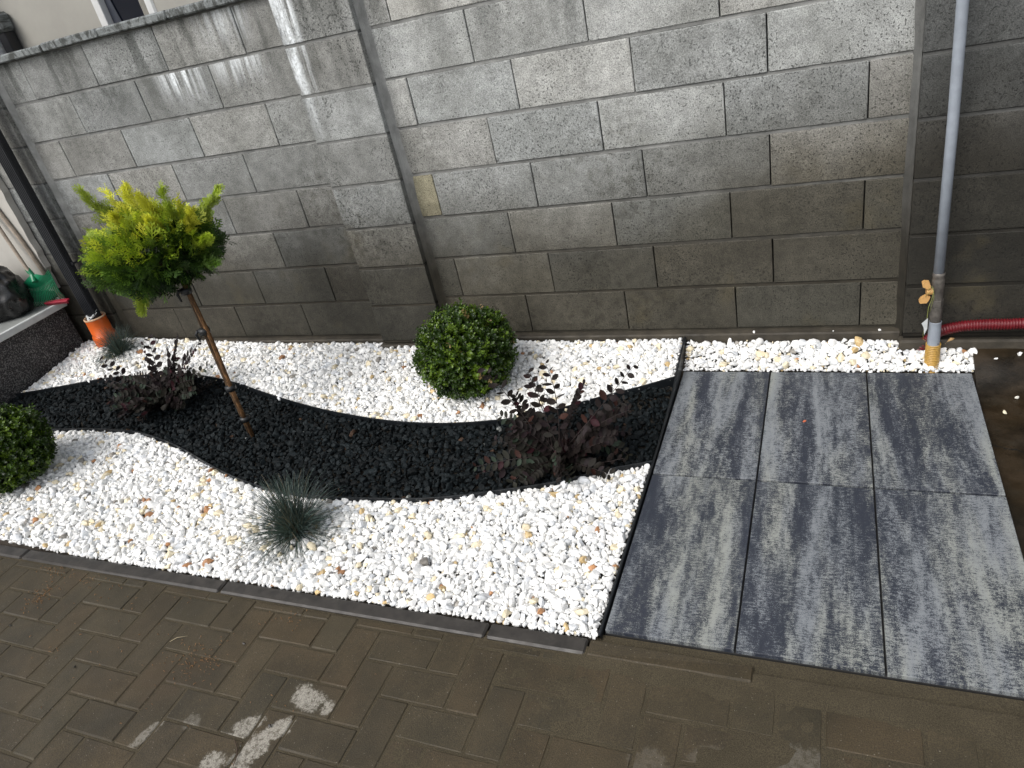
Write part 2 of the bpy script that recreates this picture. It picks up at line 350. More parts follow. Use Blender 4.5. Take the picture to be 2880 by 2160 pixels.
tag(sheet('joint_sand', -4.2, 2.4, -4.0, -1.60, 330, 170, sand_z, MT['sand']), kind='structure')
# kerb stones along the bed
kb = MB()
for a, b in ((-4.05, -3.756), (-3.75, -2.721), (-2.715, -1.664), (-1.657, -.648), (-.642, -.345)):
    n = 14
    for s_ in (0,): kb.box(a, b, -1.629, -1.577, -.1, -.002+random.uniform(-.001, .001), b=.006, jit=.001)
tag(kb.build('kerb', MT['kerb']), kind='structure')
kb = MB(); kb.box(-.341, .09, -1.629, -1.578, -.1, -.0030, (.95, .95, .95), b=.006, jit=.002); tag(kb.build('kerb', MT['paver'], col=True), kind='structure')
tag(sheet('concrete_ground', .742, 3.2, -1.61, -.03, 90, 60, lambda x, y: -.030+.085*sm(-.30, -.06, y)+.006*noise.noise((x*3, y*3, 1))+.002*noise.noise((x*20, y*20, 1)), MT['wet']), kind='structure')
sb = MB(); sb.box(-.33, .75, -1.61, -1.552, -.1, -.0128); tag(sb.build('sand_strip', MT['sand']), kind='structure')
tag(sheet('soil_bed', -4.05, .75, -1.578, .02, 80, 50, lambda x, y: float(gh(x, y))-.030-(.03 if y < -1.56 or (x > -.34 and y < -.15) else 0), MT['soil']), kind='structure')

# six large marbled slabs
SX = [-.309, .0397, .3884, .7371]; SY = [-.173, -.860, -1.548]
names = {(0, 0): 'back left marbled slab, touching the black edging and the white gravel strip', (1, 0): 'middle slab of the back row with a small orange chip lying on it',
         (2, 0): 'back right slab, the one nearest the gas pipe', (0, 1): 'front left slab with a dark slate-blue half beside the white gravel',
         (1, 1): 'middle slab of the front row, between two others by the brown paving', (2, 1): 'front right slab, running out of the picture at the right'}
for (i, j), lb in names.items():
    mb = MB(); w = SX[i+1]-SX[i]-.0055; l = SY[j]-SY[j+1]-.009
    mb.box(-w/2, w/2, -l/2, l/2, -.04, 0, b=.0012)
    o = mb.build('paving_slab', MT['slab']); o.location = ((SX[i]+SX[i+1])/2, (SY[j]+SY[j+1])/2, random.uniform(-.0008, .0008))
    tag(o, lb, 'paving slab', 'large marbled grey slabs')

bd = MB(); bd.box(-.308, .736, -1.545, -.176, -.06, -.014); tag(bd.build('bedding', MT['gap']), kind='structure')
# ------------------------------------------------------------------ block wall
Z0, CH, BL = .104, .2, .4663
def rnd_tint(z, forced=None):
    t = random.uniform(.84, 1.14); w = random.uniform(-.02, .03)
    return forced or (t*(1+w), t, t*(1-w))
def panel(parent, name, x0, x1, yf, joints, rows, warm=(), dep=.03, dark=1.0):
    mb = MB(); mo = MB()
    for r in range(rows):
        zb = Z0+r*CH+.007; zt = Z0+(r+1)*CH-.006
        js = joints(r); xs = [x0]+[j for j in js if x0+.02 < j < x1-.02]+[x1]
        for a, b in zip(xs[:-1], xs[1:]):
            g0 = .0022 if a > x0 else .0; g1 = .0022 if b < x1 else .0
            tn = rnd_tint(zb)
            for wx, wr in warm:
                if a <= wx <= b and r == wr: tn = (1.18, 1.08, .80)
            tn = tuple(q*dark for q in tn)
            mb.box(a+g0, b-g1, yf+random.uniform(-.0015, .0015), yf+dep, zb+random.uniform(-.0015, .0015), zt+random.uniform(-.0015, .0015), tn, b=.0022, jit=.0009)
    for r in range(rows+1):
        zc = Z0+r*CH
        n = max(2, int((x1-x0)/.03)); v = []; f = []; mc = []
        for i in range(n+1):
            x = x0+(x1-x0)*i/n; d = .0045+.002*noise.noise((x*18, r*3.1, 0)); e = .0085+.003*noise.noise((x*25, r*5.7, 2))
            v += [(x, yf+.004, zc-e), (x, yf+d-.002, zc-.005), (x, yf+d-.001, zc+.004), (x, yf+.0055, zc+e+.001)]
            t_ = 1.0+.9*max(0, noise.noise((x*7, r*2.3, 5))+.15); mc += [(t_,)*3, (t_*.95,)*3, (.72,)*3, (.55,)*3]
        for i in range(n):
            for k in range(3): f.append((i*4+k, i*4+4+k, i*4+5+k, i*4+1+k))
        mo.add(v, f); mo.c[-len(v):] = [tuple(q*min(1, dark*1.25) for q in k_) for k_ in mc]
    bk = MB(); bk.box(x0+.001, x1-.001, yf+dep, yf+.2, 0, Z0+rows*CH)
    if name == 'pillar': mo.c += []; mo.box(x0+.003, x1-.003, yf+.008, yf+dep-.002, 0.01, Z0+rows*CH-.02, (.8*dark, .8*dark, .8*dark))
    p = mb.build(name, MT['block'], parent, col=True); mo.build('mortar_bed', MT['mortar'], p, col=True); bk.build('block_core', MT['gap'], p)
    return p
wall = thing('block_wall', (-1.6, .1, 0), 'grey hollow-block garden wall with pillars, white lime streaks and a damp dark foot', 'wall')
offR = {0: -1.034, 1: -1.351}
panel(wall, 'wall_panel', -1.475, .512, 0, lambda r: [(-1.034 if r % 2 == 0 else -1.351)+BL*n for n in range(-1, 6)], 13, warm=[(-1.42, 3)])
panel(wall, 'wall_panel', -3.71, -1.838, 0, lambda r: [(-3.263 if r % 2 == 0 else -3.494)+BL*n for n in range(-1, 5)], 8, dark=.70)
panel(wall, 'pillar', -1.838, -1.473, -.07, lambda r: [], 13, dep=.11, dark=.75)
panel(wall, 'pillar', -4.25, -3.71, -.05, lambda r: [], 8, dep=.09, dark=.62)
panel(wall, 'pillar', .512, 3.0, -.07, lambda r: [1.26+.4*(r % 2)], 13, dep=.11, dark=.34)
# mortar fillets in the inner corners, foundation strip, copings
fl = MB()
for (xa, ya, sgn) in ((-1.473, -.07, 1), (.512, -.07, -1), (-3.71, -.05, 1)):
    n = 60; v = []; f = []
    zt = 2.7 if xa > -3 else 1.70
    for i in range(n+1):
        z = .06+(zt-.06)*i/n; e = .020+.006*noise.noise((z*9, xa, 0))
        v += [(xa, ya+.03, z), (xa+sgn*.002, ya*.75-.0+.012, z), (xa+sgn*e*.45, -.010, z), (xa+sgn*e, -.003, z), (xa+sgn*(e+.006), .005, z)]
    for i in range(n):
        for k in range(4): f.append((i*5+k, i*5+k+1, i*5+6+k, i*5+5+k))
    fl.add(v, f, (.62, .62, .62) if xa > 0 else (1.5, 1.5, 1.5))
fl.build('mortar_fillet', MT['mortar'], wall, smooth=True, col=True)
pl = MB(); pl.box(-3.70, -1.84, -.035, .02, -.06, .097, b=.006); pl.box(-1.47, .51, -.035, .02, -.06, .099, b=.006)
pl.box(-1.86, -1.45, -.086, -.036, -.06, .088, b=.008); pl.box(.50, 3.0, -.086, -.036, -.06, .086, b=.008); pl.box(-4.2, -3.69, -.086, -.036, -.06, .09, b=.008)
pl.build('foundation_strip', MT['plinth'], wall)
cp = MB(); xs = [-4.6, -4.03, -3.25, -2.86, -2.42, -1.842]
for a, b in zip(xs[:-1], xs[1:]):
    cp.box(a+.001, b-.001, -.035 if a > -4.05 else -.07, .26, 1.705+random.uniform(-.002, .002), 1.742+random.uniform(-.002, .002), b=.006, jit=.002)
cp.build('coping', MT['coping'], wall)
cp = MB(); cp.box(-1.86, 3.0, -.09, .25, 2.705, 2.75, b=.005); cp.build('coping', MT['coping'], wall)

# ------------------------------------------------------------------ edging
EN = [(-4.06, -.62, .085), (-3.944, -.588, .085), (-3.756, -.525, .085), (-3.578, -.459, .082), (-3.438, -.417, .077), (-3.191, -.369, .066), (-3.0, -.349, .053), (-2.82, -.348, .042), (-2.581, -.384, .024),
      (-2.392, -.433, .012), (-2.093, -.513, .003), (-1.817, -.573, 0), (-1.535, -.615, 0), (-1.3, -.622, 0), (-1.089, -.597, 0), (-.863, -.542, .002), (-.714, -.469, .007), (-.597, -.415, .015), (-.45, -.355, .022), (-.318, -.295, .03)]
ES = [(-4.06, -1.02, .08), (-3.8, -.96, .08), (-3.48, -.915, .071), (-3.344, -.892, .062), (-3.149, -.853, .046), (-2.98, -.835, .034), (-2.82, -.835, .022), (-2.549, -.893, .006), (-2.195, -1.020, 0), (-1.963, -1.090, 0), (-1.75, -1.130, 0),
      (-1.55, -1.135, 0), (-1.334, -1.122, 0), (-1.1, -1.095, 0), (-.902, -1.042, 0), (-.632, -.950, 0), (-.485, -.872, 0), (-.318, -.805, 0)]
EN = [(x, y, float(gh(x, y))) for x, y, z in EN]; ES = [(x, y, float(gh(x, y))) for x, y, z in ES]
def dense(P, n=6):
    out = []
    for i in range(len(P)-1):
        p0, p1, p2, p3 = [Vector(P[max(0, min(len(P)-1, k))]) for k in (i-1, i, i+1, i+2)]
        for s in range(n):
            t = s/n; out.append(.5*((2*p1)+(-p0+p2)*t+(2*p0-5*p1+4*p2-p3)*t*t+(-p0+3*p1-3*p2+p3)*t**3))
    return out+[Vector(P[-1])]
def ribbon(name, P, top, bot, th, label):
    P = dense(P); mb = MB(); v = []; f = []
    for i, p in enumerate(P):
        t = (P[min(i+1, len(P)-1)]-P[max(i-1, 0)]); t.z = 0; t.normalize(); nrm = Vector((-t.y, t.x, 0))*th/2
        for s, dz in ((1, bot), (1, top), (.6, top+.002), (-.6, top+.002), (-1, top), (-1, bot)): q = p+nrm*s; v.append((q.x, q.y, p.z+dz))
    for i in range(len(P)-1):
        for k in range(6): f.append((i*6+k, i*6+(k+1) % 6, i*6+6+(k+1) % 6, i*6+6+k))
    mb.add(v, f); return tag(mb.build(name, MT['edging'], smooth=False), label, 'garden edging', 'black plastic garden edging')
ribbon('garden_edging', EN, .006, -.05, .004, 'black plastic edging curve on the wall side of the black gravel')
ribbon('garden_edging', ES, .012, -.05, .004, 'black plastic edging curve on the paving side of the black gravel')
ribbon('garden_edging', [(-.316, y, float(gh(-.316, y))) for y in (-1.572, -1.3, -1.0, -.7, -.4, -.2, -.04)], .006, -.05, .008, 'straight black edging along the left side of the slabs')

# ------------------------------------------------------------------ gravel
enx = np.array([p[0] for p in EN]); eny = np.array([p[1] for p in EN]); esx = np.array([p[0] for p in ES]); esy = np.array([p[1] for p in ES])
def protos(n, planes, seed):
    rg = np.random.default_rng(seed); out = []
    bm = bmesh.new(); bmesh.ops.create_icosphere(bm, subdivisions=2, radius=1.0); bm.verts.ensure_lookup_table()
    V0 = np.array([v.co[:] for v in bm.verts]); F = np.array([[v.index for v in f.verts] for f in bm.faces]); bm.free()
    for i in range(n):
        V = V0*np.array([1, rg.uniform(.52, .95), rg.uniform(.36, .68)])
        for k in range(planes):
            d = rg.normal(size=3); d /= np.linalg.norm(d); ext = (V@d).max(); o = ext*rg.uniform(.42, .82); s = V@d-o
            V = V-np.outer(np.clip(s, 0, None), d)
        out.append(V*(1+rg.normal(size=(len(V), 1))*.018))
    return out, F
def pack(inside, x0, x1, y0, y1, radii, gap, hard=None):
    cell = .03; grid = {}; pts = []
    for r in radii:
        for t in range(9):
            x = RNG.uniform(x0, x1); y = RNG.uniform(y0, y1)
            if not inside(x, y, r): continue
            cx, cy = int(x//cell), int(y//cell); ok = True
            for a in (-1, 0, 1):
                for b in (-1, 0, 1):
                    for (px, py, pr) in grid.get((cx+a, cy+b), ()):
                        if (px-x)**2+(py-y)**2 < ((pr+r)*gap)**2: ok = False; break
                    if not ok: break
                if not ok: break
            if ok: grid.setdefault((cx, cy), []).append((x, y, r)); pts.append((x, y, r)); break
    return pts
def stones(name, pts, zoff, PR, F, colfn, mat, tilt=.45):
    P = np.array(pts); n = len(P); VV = []; FF = []; CC = []; which = RNG.integers(0, len(PR), n); o = 0
    for k in range(len(PR)):
        idx = np.where(which == k)[0]; m = len(idx)
        if m == 0: continue
        yaw = RNG.uniform(0, 2*math.pi, m); tx = RNG.normal(0, tilt, m); ty = RNG.normal(0, tilt, m)
        cz, sz = np.cos(yaw), np.sin(yaw); cx, sx = np.cos(tx), np.sin(tx); cy, sy = np.cos(ty), np.sin(ty)
        Rz = np.zeros((m, 3, 3)); Rz[:, 0, 0] = cz; Rz[:, 0, 1] = -sz; Rz[:, 1, 0] = sz; Rz[:, 1, 1] = cz; Rz[:, 2, 2] = 1
        Rx = np.zeros((m, 3, 3)); Rx[:, 0, 0] = 1; Rx[:, 1, 1] = cx; Rx[:, 1, 2] = -sx; Rx[:, 2, 1] = sx; Rx[:, 2, 2] = cx
        Ry = np.zeros((m, 3, 3)); Ry[:, 1, 1] = 1; Ry[:, 0, 0] = cy; Ry[:, 0, 2] = sy; Ry[:, 2, 0] = -sy; Ry[:, 2, 2] = cy
        A = Rx@Ry@Rz; V = np.einsum('nij,vj->nvi', A, PR[k])*(P[idx, 2]*1.42)[:, None, None]
        z = gh(P[idx, 0], P[idx, 1])+zoff(P[idx]); V[:, :, 0] += P[idx, 0][:, None]; V[:, :, 1] += P[idx, 1][:, None]; V[:, :, 2] += z[:, None]
        nv = V.shape[1]; VV.append(V.reshape(-1, 3)); FF.append((F[None]+(np.arange(m)*nv)[:, None, None]).reshape(-1, 3)+o); o += m*nv
        CC.append(np.repeat(colfn(m), nv, 0))
    return bulk(name, np.vstack(VV), np.vstack(FF), np.vstack(CC), mat)
def in_north(x, y, r):
    if x < -4.03+r or x > .742: return False
    lim = -.045 if not (-1.86 < x < -1.45 or x > .50 or x < -3.7) else -.088
    if y > lim-r*.4: return False
    if x > -.318: return y > -.170+r*.8 and x > -.310+r*.7
    if x > -.322-r*.7: return False
    return y > np.interp(x, enx, eny)+r*.8
def in_south(x, y, r):
    if x < -4.03+r or x > -.324-r*.8 or y < -1.574+r*.7: return False
    return y < np.interp(x, esx, esy)-r*.8
def in_black(x, y, r):
    if x < -4.03+r or x > -.322-r*.8: return False
    return np.interp(x, esx, esy)+r < y < np.interp(x, enx, eny)-r
def wcol(m):
    base = np.tile(np.array([[.85, .85, .835]]), (m, 1))*RNG.uniform(.86, 1.06, (m, 1)); u = RNG.random(m)
    base[u < .12] = np.array([.72, .74, .76])*RNG.uniform(.85, 1.05, ((u < .12).sum(), 1))
    s = (u > .90) & (u < .955); base[s] = np.array([.78, .69, .50])*RNG.uniform(.85, 1.05, (s.sum(), 1))
    s = (u > .972) & (u < .981); base[s] = np.array([.60, .44, .22])*RNG.uniform(.7, 1.1, (s.sum(), 1))
    s = (u > .985) & (u < .990); base[s] = np.array([.40, .20, .09])*RNG.uniform(.7, 1.2, (s.sum(), 1))
    s = (u > .991) & (u < .996); base[s] = np.array([.30, .28, .25])*RNG.uniform(.5, 1.2, (s.sum(), 1))
    return np.clip(base, 0, .90)
def bcol(m):
    c = np.tile(np.array([[.0062, .0084, .0094]]), (m, 1))*RNG.uniform(.5, 1.7, (m, 1)); u = RNG.random(m)
    c[u > .9985] = (.20, .21, .20); c[(u > .985) & (u <= .99)] = (.05, .03, .02); return c
PRW, FW = protos(30, 8, 1); PRB, FB = protos(24, 9, 2)
big = np.sort(np.clip(RNG.lognormal(math.log(.0076), .42, 30000), .0042, .0215))[::-1]
topz = lambda P: RNG.normal(0, .0030, len(P))+P[:, 2]*.10-.005
lowz = lambda P: RNG.normal(-.0095, .002, len(P))
def white(name, ins, x0, x1, y0, y1, frac, label):
    n = int(30000*frac); sel = np.sort(RNG.choice(big, n))[::-1]
    p = pack(ins, x0, x1, y0, y1, sel, .64)
    a = int(7500*frac); q = pack(ins, x0, x1, y0, y1, np.full(int(a*2.2), .0078), .66)
    allp = p+q; k = len(p)
    zf = lambda P: np.where(P[:, 3] > 0, topz(P), lowz(P))
    pts = [(*t, 1) for t in p]+[(*t, 0) for t in q]
    o = stones(name, pts, zf, PRW, FW, wcol, MT['white'])
    return tag(o, label, 'gravel', kind='stuff')
white('white_gravel', lambda x, y, r: in_south(x, y, r), -4.05, -.32, -1.58, -.8, 1.0, 'white marble chippings between the black gravel and the kerb')
white('white_gravel', lambda x, y, r: in_north(x, y, r) and x < -.316, -4.05, -.32, -.65, -.03, .85, 'white marble chippings along the foot of the block wall')
white('white_gravel', lambda x, y, r: in_north(x, y, r) and x > -.316, -.31, .745, -.18, -.03, .14, 'narrow strip of white chippings between the slabs and the wall')
bs = np.sort(np.clip(RNG.lognormal(math.log(.0104), .30, 9000), .006, .019))[::-1]
pb = pack(in_black, -4.05, -.32, -1.15, -.34, bs, .70); qb = pack(in_black, -4.05, -.32, -1.15, -.34, np.full(6000, .0085), .8)
zf = lambda P: np.where(P[:, 3] > 0, RNG.normal(-.010, .002, len(P)), RNG.normal(-.018, .002, len(P)))
tag(stones('black_gravel', [(*t, 1) for t in pb]+[(*t, 0) for t in qb], zf, PRB, FB, bcol, MT['black'], .5), 'black stone chippings in the winding band', 'gravel', kind='stuff')

# individual stray stones
def pebble(x, y, z, r, c, label, group=None, flat=1.0):
    mb = MB(); V = PRW[random.randrange(len(PRW))]*r; e = Euler((random.uniform(-.3, .3), 0, random.uniform(0, 6))).to_matrix()
    mb.add([tuple(e@Vector(p)) for p in V], [tuple(f) for f in FW], c); o = mb.build('pebble', MT['white'], col=True)
    o.location = (x, y, z+r*.38); tag(o, label, 'stone', group); return o
pebble(.177, -.515, 0, .0085, (.55, .13, .05), 'small orange stone chip lying on the middle back slab')
pebble(.855, -.30, -.026, .011, (.78, .76, .68), 'pale stray chip on the wet brown concrete, the farther of two near the slab')
pebble(.806, -.393, -.026, .012, (.80, .74, .55), 'cream stray chip on the wet brown concrete, the nearer of two by the slab')
pebble(.885, -.115, .040, .014, (.8, .8, .78), 'flat white chip at the right edge of the picture below the red hose')
pebble(.815, -.13, .030, .011, (.75, .75, .74), 'white chip on the wet ground just under the red hose')
pebble(.765, -.16, .012, .007, (.75, .75, .74), 'tiny white chip on the wet ground beside the gravel edge')
for x, z_, r, w_ in ((-.033, .098, .010, 'leftmost'), (.27, .098, .006, 'middle and smallest'), (.435, .098, .009, 'rightmost')):
    pebble(x, -.022, z_, r, (.8, .8, .78), w_+' of three white chips on the foundation ledge of the wall', 'chips on the wall ledge')
pebble(.671, -.075, .062, .030, (.60, .38, .17), 'big ochre stone at the foot of the grey gas pipe')
pebble(.720, -.120, .040, .020, (.80, .80, .78), 'upright large white stone at the right end of the gravel strip')
for x, y, r, l in ((-1.132, -2.022, .0085, 'round dark snail-like pebble on the dried pale paving patch'), (-2.465, -1.766, .005, 'small black crumb on the paving beside the wood shavings'),
                   (-1.408, -1.796, .006, 'small black crumb on the paving below the grass clump'), (-1.954, -1.995, .006, 'small black crumb in the middle of the left paving'),
                   (-2.395, -1.909, .006, 'black crumb on the paving near the left edge')):
    pebble(x, y, -.009, r, (.03, .027, .022), l)

# ------------------------------------------------------------------ plants
class Leaves:
    def __init__(s): s.V = []; s.F = []; s.C = []; s.n = 0
    def add(s, shape, faces, A, o, c):        # A: 3x3, rows = x(len), y(width), z(normal) axes
        s.V.append(shape@A+o); s.F.append(faces+s.n); s.n += len(shape); s.C.append(np.tile(c, (len(shape), 1)))
    def build(s, name, mat, parent, smooth=True): return bulk(name, np.vstack(s.V), np.vstack(s.F), np.vstack(s.C), mat, parent, smooth)
def frame(d, up=None):
    d = np.array(d, float); d /= np.linalg.norm(d)+1e-9; u = np.array(up if up is not None else RNG.normal(size=3), float)
    w = np.cross(u, d); w /= np.linalg.norm(w)+1e-9; return np.stack([d, w, np.cross(d, w)])
def oval(l, w, cup=.12, n=3):                 # leaf folded along its midrib
    xs = [0, .22, .5, .78, 1]; ws = [0, .36, .5, .38, 0]; v = []
    mid = [(x*l, 0, -cup*l*math.sin(x*math.pi)*.5) for x in xs]; v += mid
    L = [(xs[i]*l, ws[i]*w, cup*w*.9-cup*l*math.sin(xs[i]*math.pi)*.5) for i in (1, 2, 3)]; Rr = [(a, -b, c) for a, b, c in L]; v += L+Rr
    f = [(0, 1, 5), (1, 2, 6), (1, 6, 5), (2, 3, 7), (2, 7, 6), (3, 4, 7), (0, 8, 1), (1, 8, 9), (1, 9, 2), (2, 9, 10), (2, 10, 3), (3, 10, 4)]
    return np.array(v), np.array(f)

# --- golden conifer standard
def frond(l, seed):
    rg = random.Random(seed); V = []; F = []
    def blade(a, d, ln, w):
        d = np.array(d)/np.linalg.norm(d); pn = np.array([-d[1], d[0], 0]); o = len(V); z = a[2]
        for p in (a-pn*w*.4, a+d*ln*.55-pn*w*.55, a+d*ln, a+d*ln*.55+pn*w*.55, a+pn*w*.4): V.append(tuple(p))
        F.extend([(o, o+1, o+4), (o+1, o+3, o+4), (o+1, o+2, o+3)])
    n = 9; blade(np.zeros(3), (1, 0, 0), l, l*.05)
    for i in range(n):
        x = l*(.10+.82*i/n); sd = 1 if i % 2 else -1; ln = l*(.46*(1-i/n)**.8+.13)*rg.uniform(.75, 1.15); an = R(rg.uniform(30, 48))*sd
        a = np.array([x, 0, rg.uniform(-.02, .02)*l]); d = np.array([math.cos(an), math.sin(an), rg.uniform(-.25, .25)]); blade(a, d, ln, l*.048)
        for k in range(3):
            t = .26+.24*k; s2 = 1 if k % 2 else -1; a2 = an+R(rg.uniform(24, 40))*s2
            blade(a+d*ln*t, np.array([math.cos(a2), math.sin(a2), rg.uniform(-.35, .35)]), ln*(.45-.08*k), l*.042)
    V = np.array(V); V[:, 2] -= (V[:, 0]/l)**2*l*-.10
    return V, np.array(F)
FR = [frond(1.0, s) for s in range(8)]
def conifer():
    B = Vector((-2.225, -.74, .0)); t = thing('conifer_tree', B, 'golden-green ball conifer grafted on a thin staked stem in the black gravel', 'tree')
    tr = MB(); tr.tube([(-2.228, -.742, -.03), (-2.226, -.741, .2), (-2.222, -.738, .45), (-2.212, -.735, .70), (-2.225, -.73, .86)], [.0145, .013, .0125, .0115, .010], 12)
    for i in range(16):
        a = random.uniform(0, 6.28); z = random.uniform(.76, .90); r = random.uniform(.10, .20)
        tr.tube([(-2.215, -.733, z-.03), (-2.235+math.cos(a)*r*.5, -.73+math.sin(a)*r*.5, z+.03), (-2.25+math.cos(a)*r, -.73+math.sin(a)*r, z+random.uniform(.02, .14))], [.006, .004, .0015], 6)
    tr.build('trunk', MT['stem'], t, True)
    sk = MB(); sk.tube([(-2.205, -.760, -.03), (-2.200, -.757, .25), (-2.188, -.752, .5), (-2.194, -.749, .80)], [.0095]*4, 9); sk.build('stake', MT['stake'], t, True)
    for z, h_, o in ((.085, .022, 0), (.255, .024, 0), (.545, .026, 0), (.735, .024, 0)):
        k = MB(); cx, cy = -2.214+.012*z, -.750; k.tube([(cx, cy, z-h_/2), (cx+.001, cy, z), (cx, cy, z+h_/2)], [.0235, .0250, .0235], 12)
        if z > .5: k.tube([(cx-.024, cy-.01, z+.006), (cx-.04, cy-.014, z-.012), (cx-.036, cy-.012, z-.045)], [.006, .007, .004], 6)
        k.build('tie', MT['rubber'], t, True)
    L = Leaves(); C0 = np.array([-2.28, -.73, .915]); rad = np.array([.255, .262, .142])
    gold = np.array([.66, .66, .07]); lime = np.array([.34, .44, .035]); mid = np.array([.085, .165, .018]); dk = np.array([.014, .036, .008])
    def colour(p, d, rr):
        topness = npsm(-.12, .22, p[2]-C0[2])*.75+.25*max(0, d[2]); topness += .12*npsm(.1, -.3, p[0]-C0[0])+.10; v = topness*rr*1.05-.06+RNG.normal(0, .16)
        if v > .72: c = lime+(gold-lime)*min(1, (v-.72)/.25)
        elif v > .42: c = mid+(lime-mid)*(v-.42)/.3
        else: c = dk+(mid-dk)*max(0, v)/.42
        return (c if rr > .80 else c*.35+dk*.65)*RNG.uniform(.65, 1.35)  # inner fronds pulled to dark green: crown-interior shade put into the colour
    cnt = 2200
    for i in range(cnt):
        u = RNG.normal(size=3); u /= np.linalg.norm(u); rr = RNG.uniform(.18, 1.0)**.6
        lump = 1+.26*noise.noise((u[0]*3.1+5, u[1]*2.1, u[2]*2.1))+.05*noise.noise((u[0]*6, u[1]*6, u[2]*6))
        p = C0+u*rad*rr*lump*.88
        d = u*np.array([1, 1, .75])+np.array([0, 0, .42 if u[2] > -.3 else -.05])+RNG.normal(0, .30, 3); ln = RNG.uniform(.045, .085)*(.7+.4*rr)
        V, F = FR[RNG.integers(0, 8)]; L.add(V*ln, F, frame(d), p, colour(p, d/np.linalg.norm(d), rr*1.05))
    plumes = [((-2.37, -.73, .98), (-2.525, -.74, 1.185), 1.5, lime*.62), ((-2.33, -.73, 1.01), (-2.385, -.74, 1.165), .5, gold), ((-2.25, -.73, 1.01), (-2.275, -.75, 1.175), 1.1, gold), ((-2.19, -.73, 1.0), (-2.215, -.75, 1.13), .6, gold*.9), ((-2.12, -.73, 1.0), (-2.10, -.74, 1.155), .5, lime),
              ((-2.07, -.73, .96), (-2.0, -.74, 1.06), .6, gold*.9), ((-2.06, -.74, .92), (-1.965, -.76, .95), .8, lime), ((-2.45, -.73, .95), (-2.59, -.74, 1.02), .6, lime*.8), ((-2.46, -.74, .90), (-2.62, -.76, .90), .7, lime),
              ((-2.46, -.74, .86), (-2.63, -.76, .83), .8, gold*.8), ((-2.44, -.74, .80), (-2.56, -.76, .755), .7, mid*1.4), ((-2.08, -.74, .86), (-1.975, -.76, .85), .7, mid), ((-2.36, -.80, .79), (-2.40, -.83, .70), .6, lime*.8),
              ((-2.3, -.78, 1.0), (-2.31, -.82, 1.09), .6, gold*.9), ((-2.15, -.78, .98), (-2.13, -.83, 1.06), .6, gold), ((-2.42, -.62, .97), (-2.52, -.56, 1.08), .6, lime), ((-2.12, -.62, .97), (-2.05, -.52, 1.07), .6, lime)]
    for a, b, wd, c in plumes:
        a = np.array(a); b = np.array(b); dr = b-a; ln0 = np.linalg.norm(dr)
        for i in range(int(38*wd)+14):
            s = RNG.uniform(0, 1)**.8; p = a+dr*s*.98+RNG.normal(0, .017*wd*(1.1-s), 3); d = dr/ln0+RNG.normal(0, .24, 3); ln = RNG.uniform(.038, .068)*(1.2-.45*s)
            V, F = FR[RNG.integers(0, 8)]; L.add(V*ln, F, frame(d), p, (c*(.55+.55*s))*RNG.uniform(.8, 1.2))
    L.build('crown', MT['needle'], t, False)
conifer()

# --- clipped box balls
def boxball(c, rad, base, label, n=1500, seed=3):
    t = thing('box_shrub', base, label, 'shrub', 'clipped box balls'); L = Leaves(); tw = MB(); c = np.array(c); rad = np.array(rad)
    sh = [oval(1, .62, .16), oval(1, .55, .05), oval(1, .68, .25)]
    for i in range(n):
        u = RNG.normal(size=3); u /= np.linalg.norm(u)
        if u[2] < -.93: continue
        lump = 1+.12*noise.noise((u[0]*2.4+seed, u[1]*2.4, u[2]*2.4))+.05*noise.noise((u[0]*7+seed, u[1]*7, u[2]*7))+RNG.normal(0, .022)
        depth = RNG.choice([1.0, .93, .84], p=[.55, .27, .18]); out = RNG.random() < .05
        tip = c+u*rad*lump*depth*(RNG.uniform(1.05, 1.13) if out else 1); d = u+np.array([0, 0, .30])+RNG.normal(0, .30, 3); d /= np.linalg.norm(d); st = tip-d*RNG.uniform(.045, .065)
        g = RNG.random(); col = np.array([.013, .034, .004])*(1-g)+np.array([.046, .088, .007])*g
        if RNG.random() < .22: col = np.array([.10, .165, .014])
        if RNG.random() < .01: col = np.array([.28, .20, .09])
        if i % 5 == 0 and not out and depth < .99: tw.tube([tuple(st), tuple(tip)], [.0012, .0007], 4, caps=False)
        fr = frame(d); npair = 5
        for k in range(npair):
            s = (k+.4)/npair; p = st+(tip-st)*s; ang = k*1.57+RNG.uniform(-.4, .4); sz = RNG.uniform(.0145, .0215)*(1.0-.35*s*(k == npair-1))
            side = fr[1]*math.cos(ang)+fr[2]*math.sin(ang)
            for sg in (1, -1):
                ld = d*RNG.uniform(.45, 1.0)+side*sg; V, F = sh[RNG.integers(0, 3)]; L.add(V*sz, F, frame(ld, d+RNG.normal(0, .25, 3)), p, col*RNG.uniform(.75, 1.25))
    for i in range(14):
        a = random.uniform(0, 6.28); rr = random.uniform(.3, .75); tw.tube([(base[0], base[1], base[2]-.03), (c[0]+math.cos(a)*rad[0]*rr*.5, c[1]+math.sin(a)*rad[1]*rr*.5, c[2]-.03), (c[0]+math.cos(a)*rad[0]*rr, c[1]+math.sin(a)*rad[1]*rr, c[2]+rad[2]*.5)], [.007, .004, .002], 6)
    L.build('foliage', MT['box'], t); tw.build('branches', MT['twig'], t, True)
boxball((-1.212, -.355, .207), (.222, .222, .205), (-1.22, -.36, .02), 'clipped box ball near the wall, behind the purple shrub', 2300, 3)
boxball((-3.175, -1.235, .225), (.200, .200, .185), (-3.17, -1.23, .045), 'clipped box ball cut off by the left edge of the picture', 2300, 11)

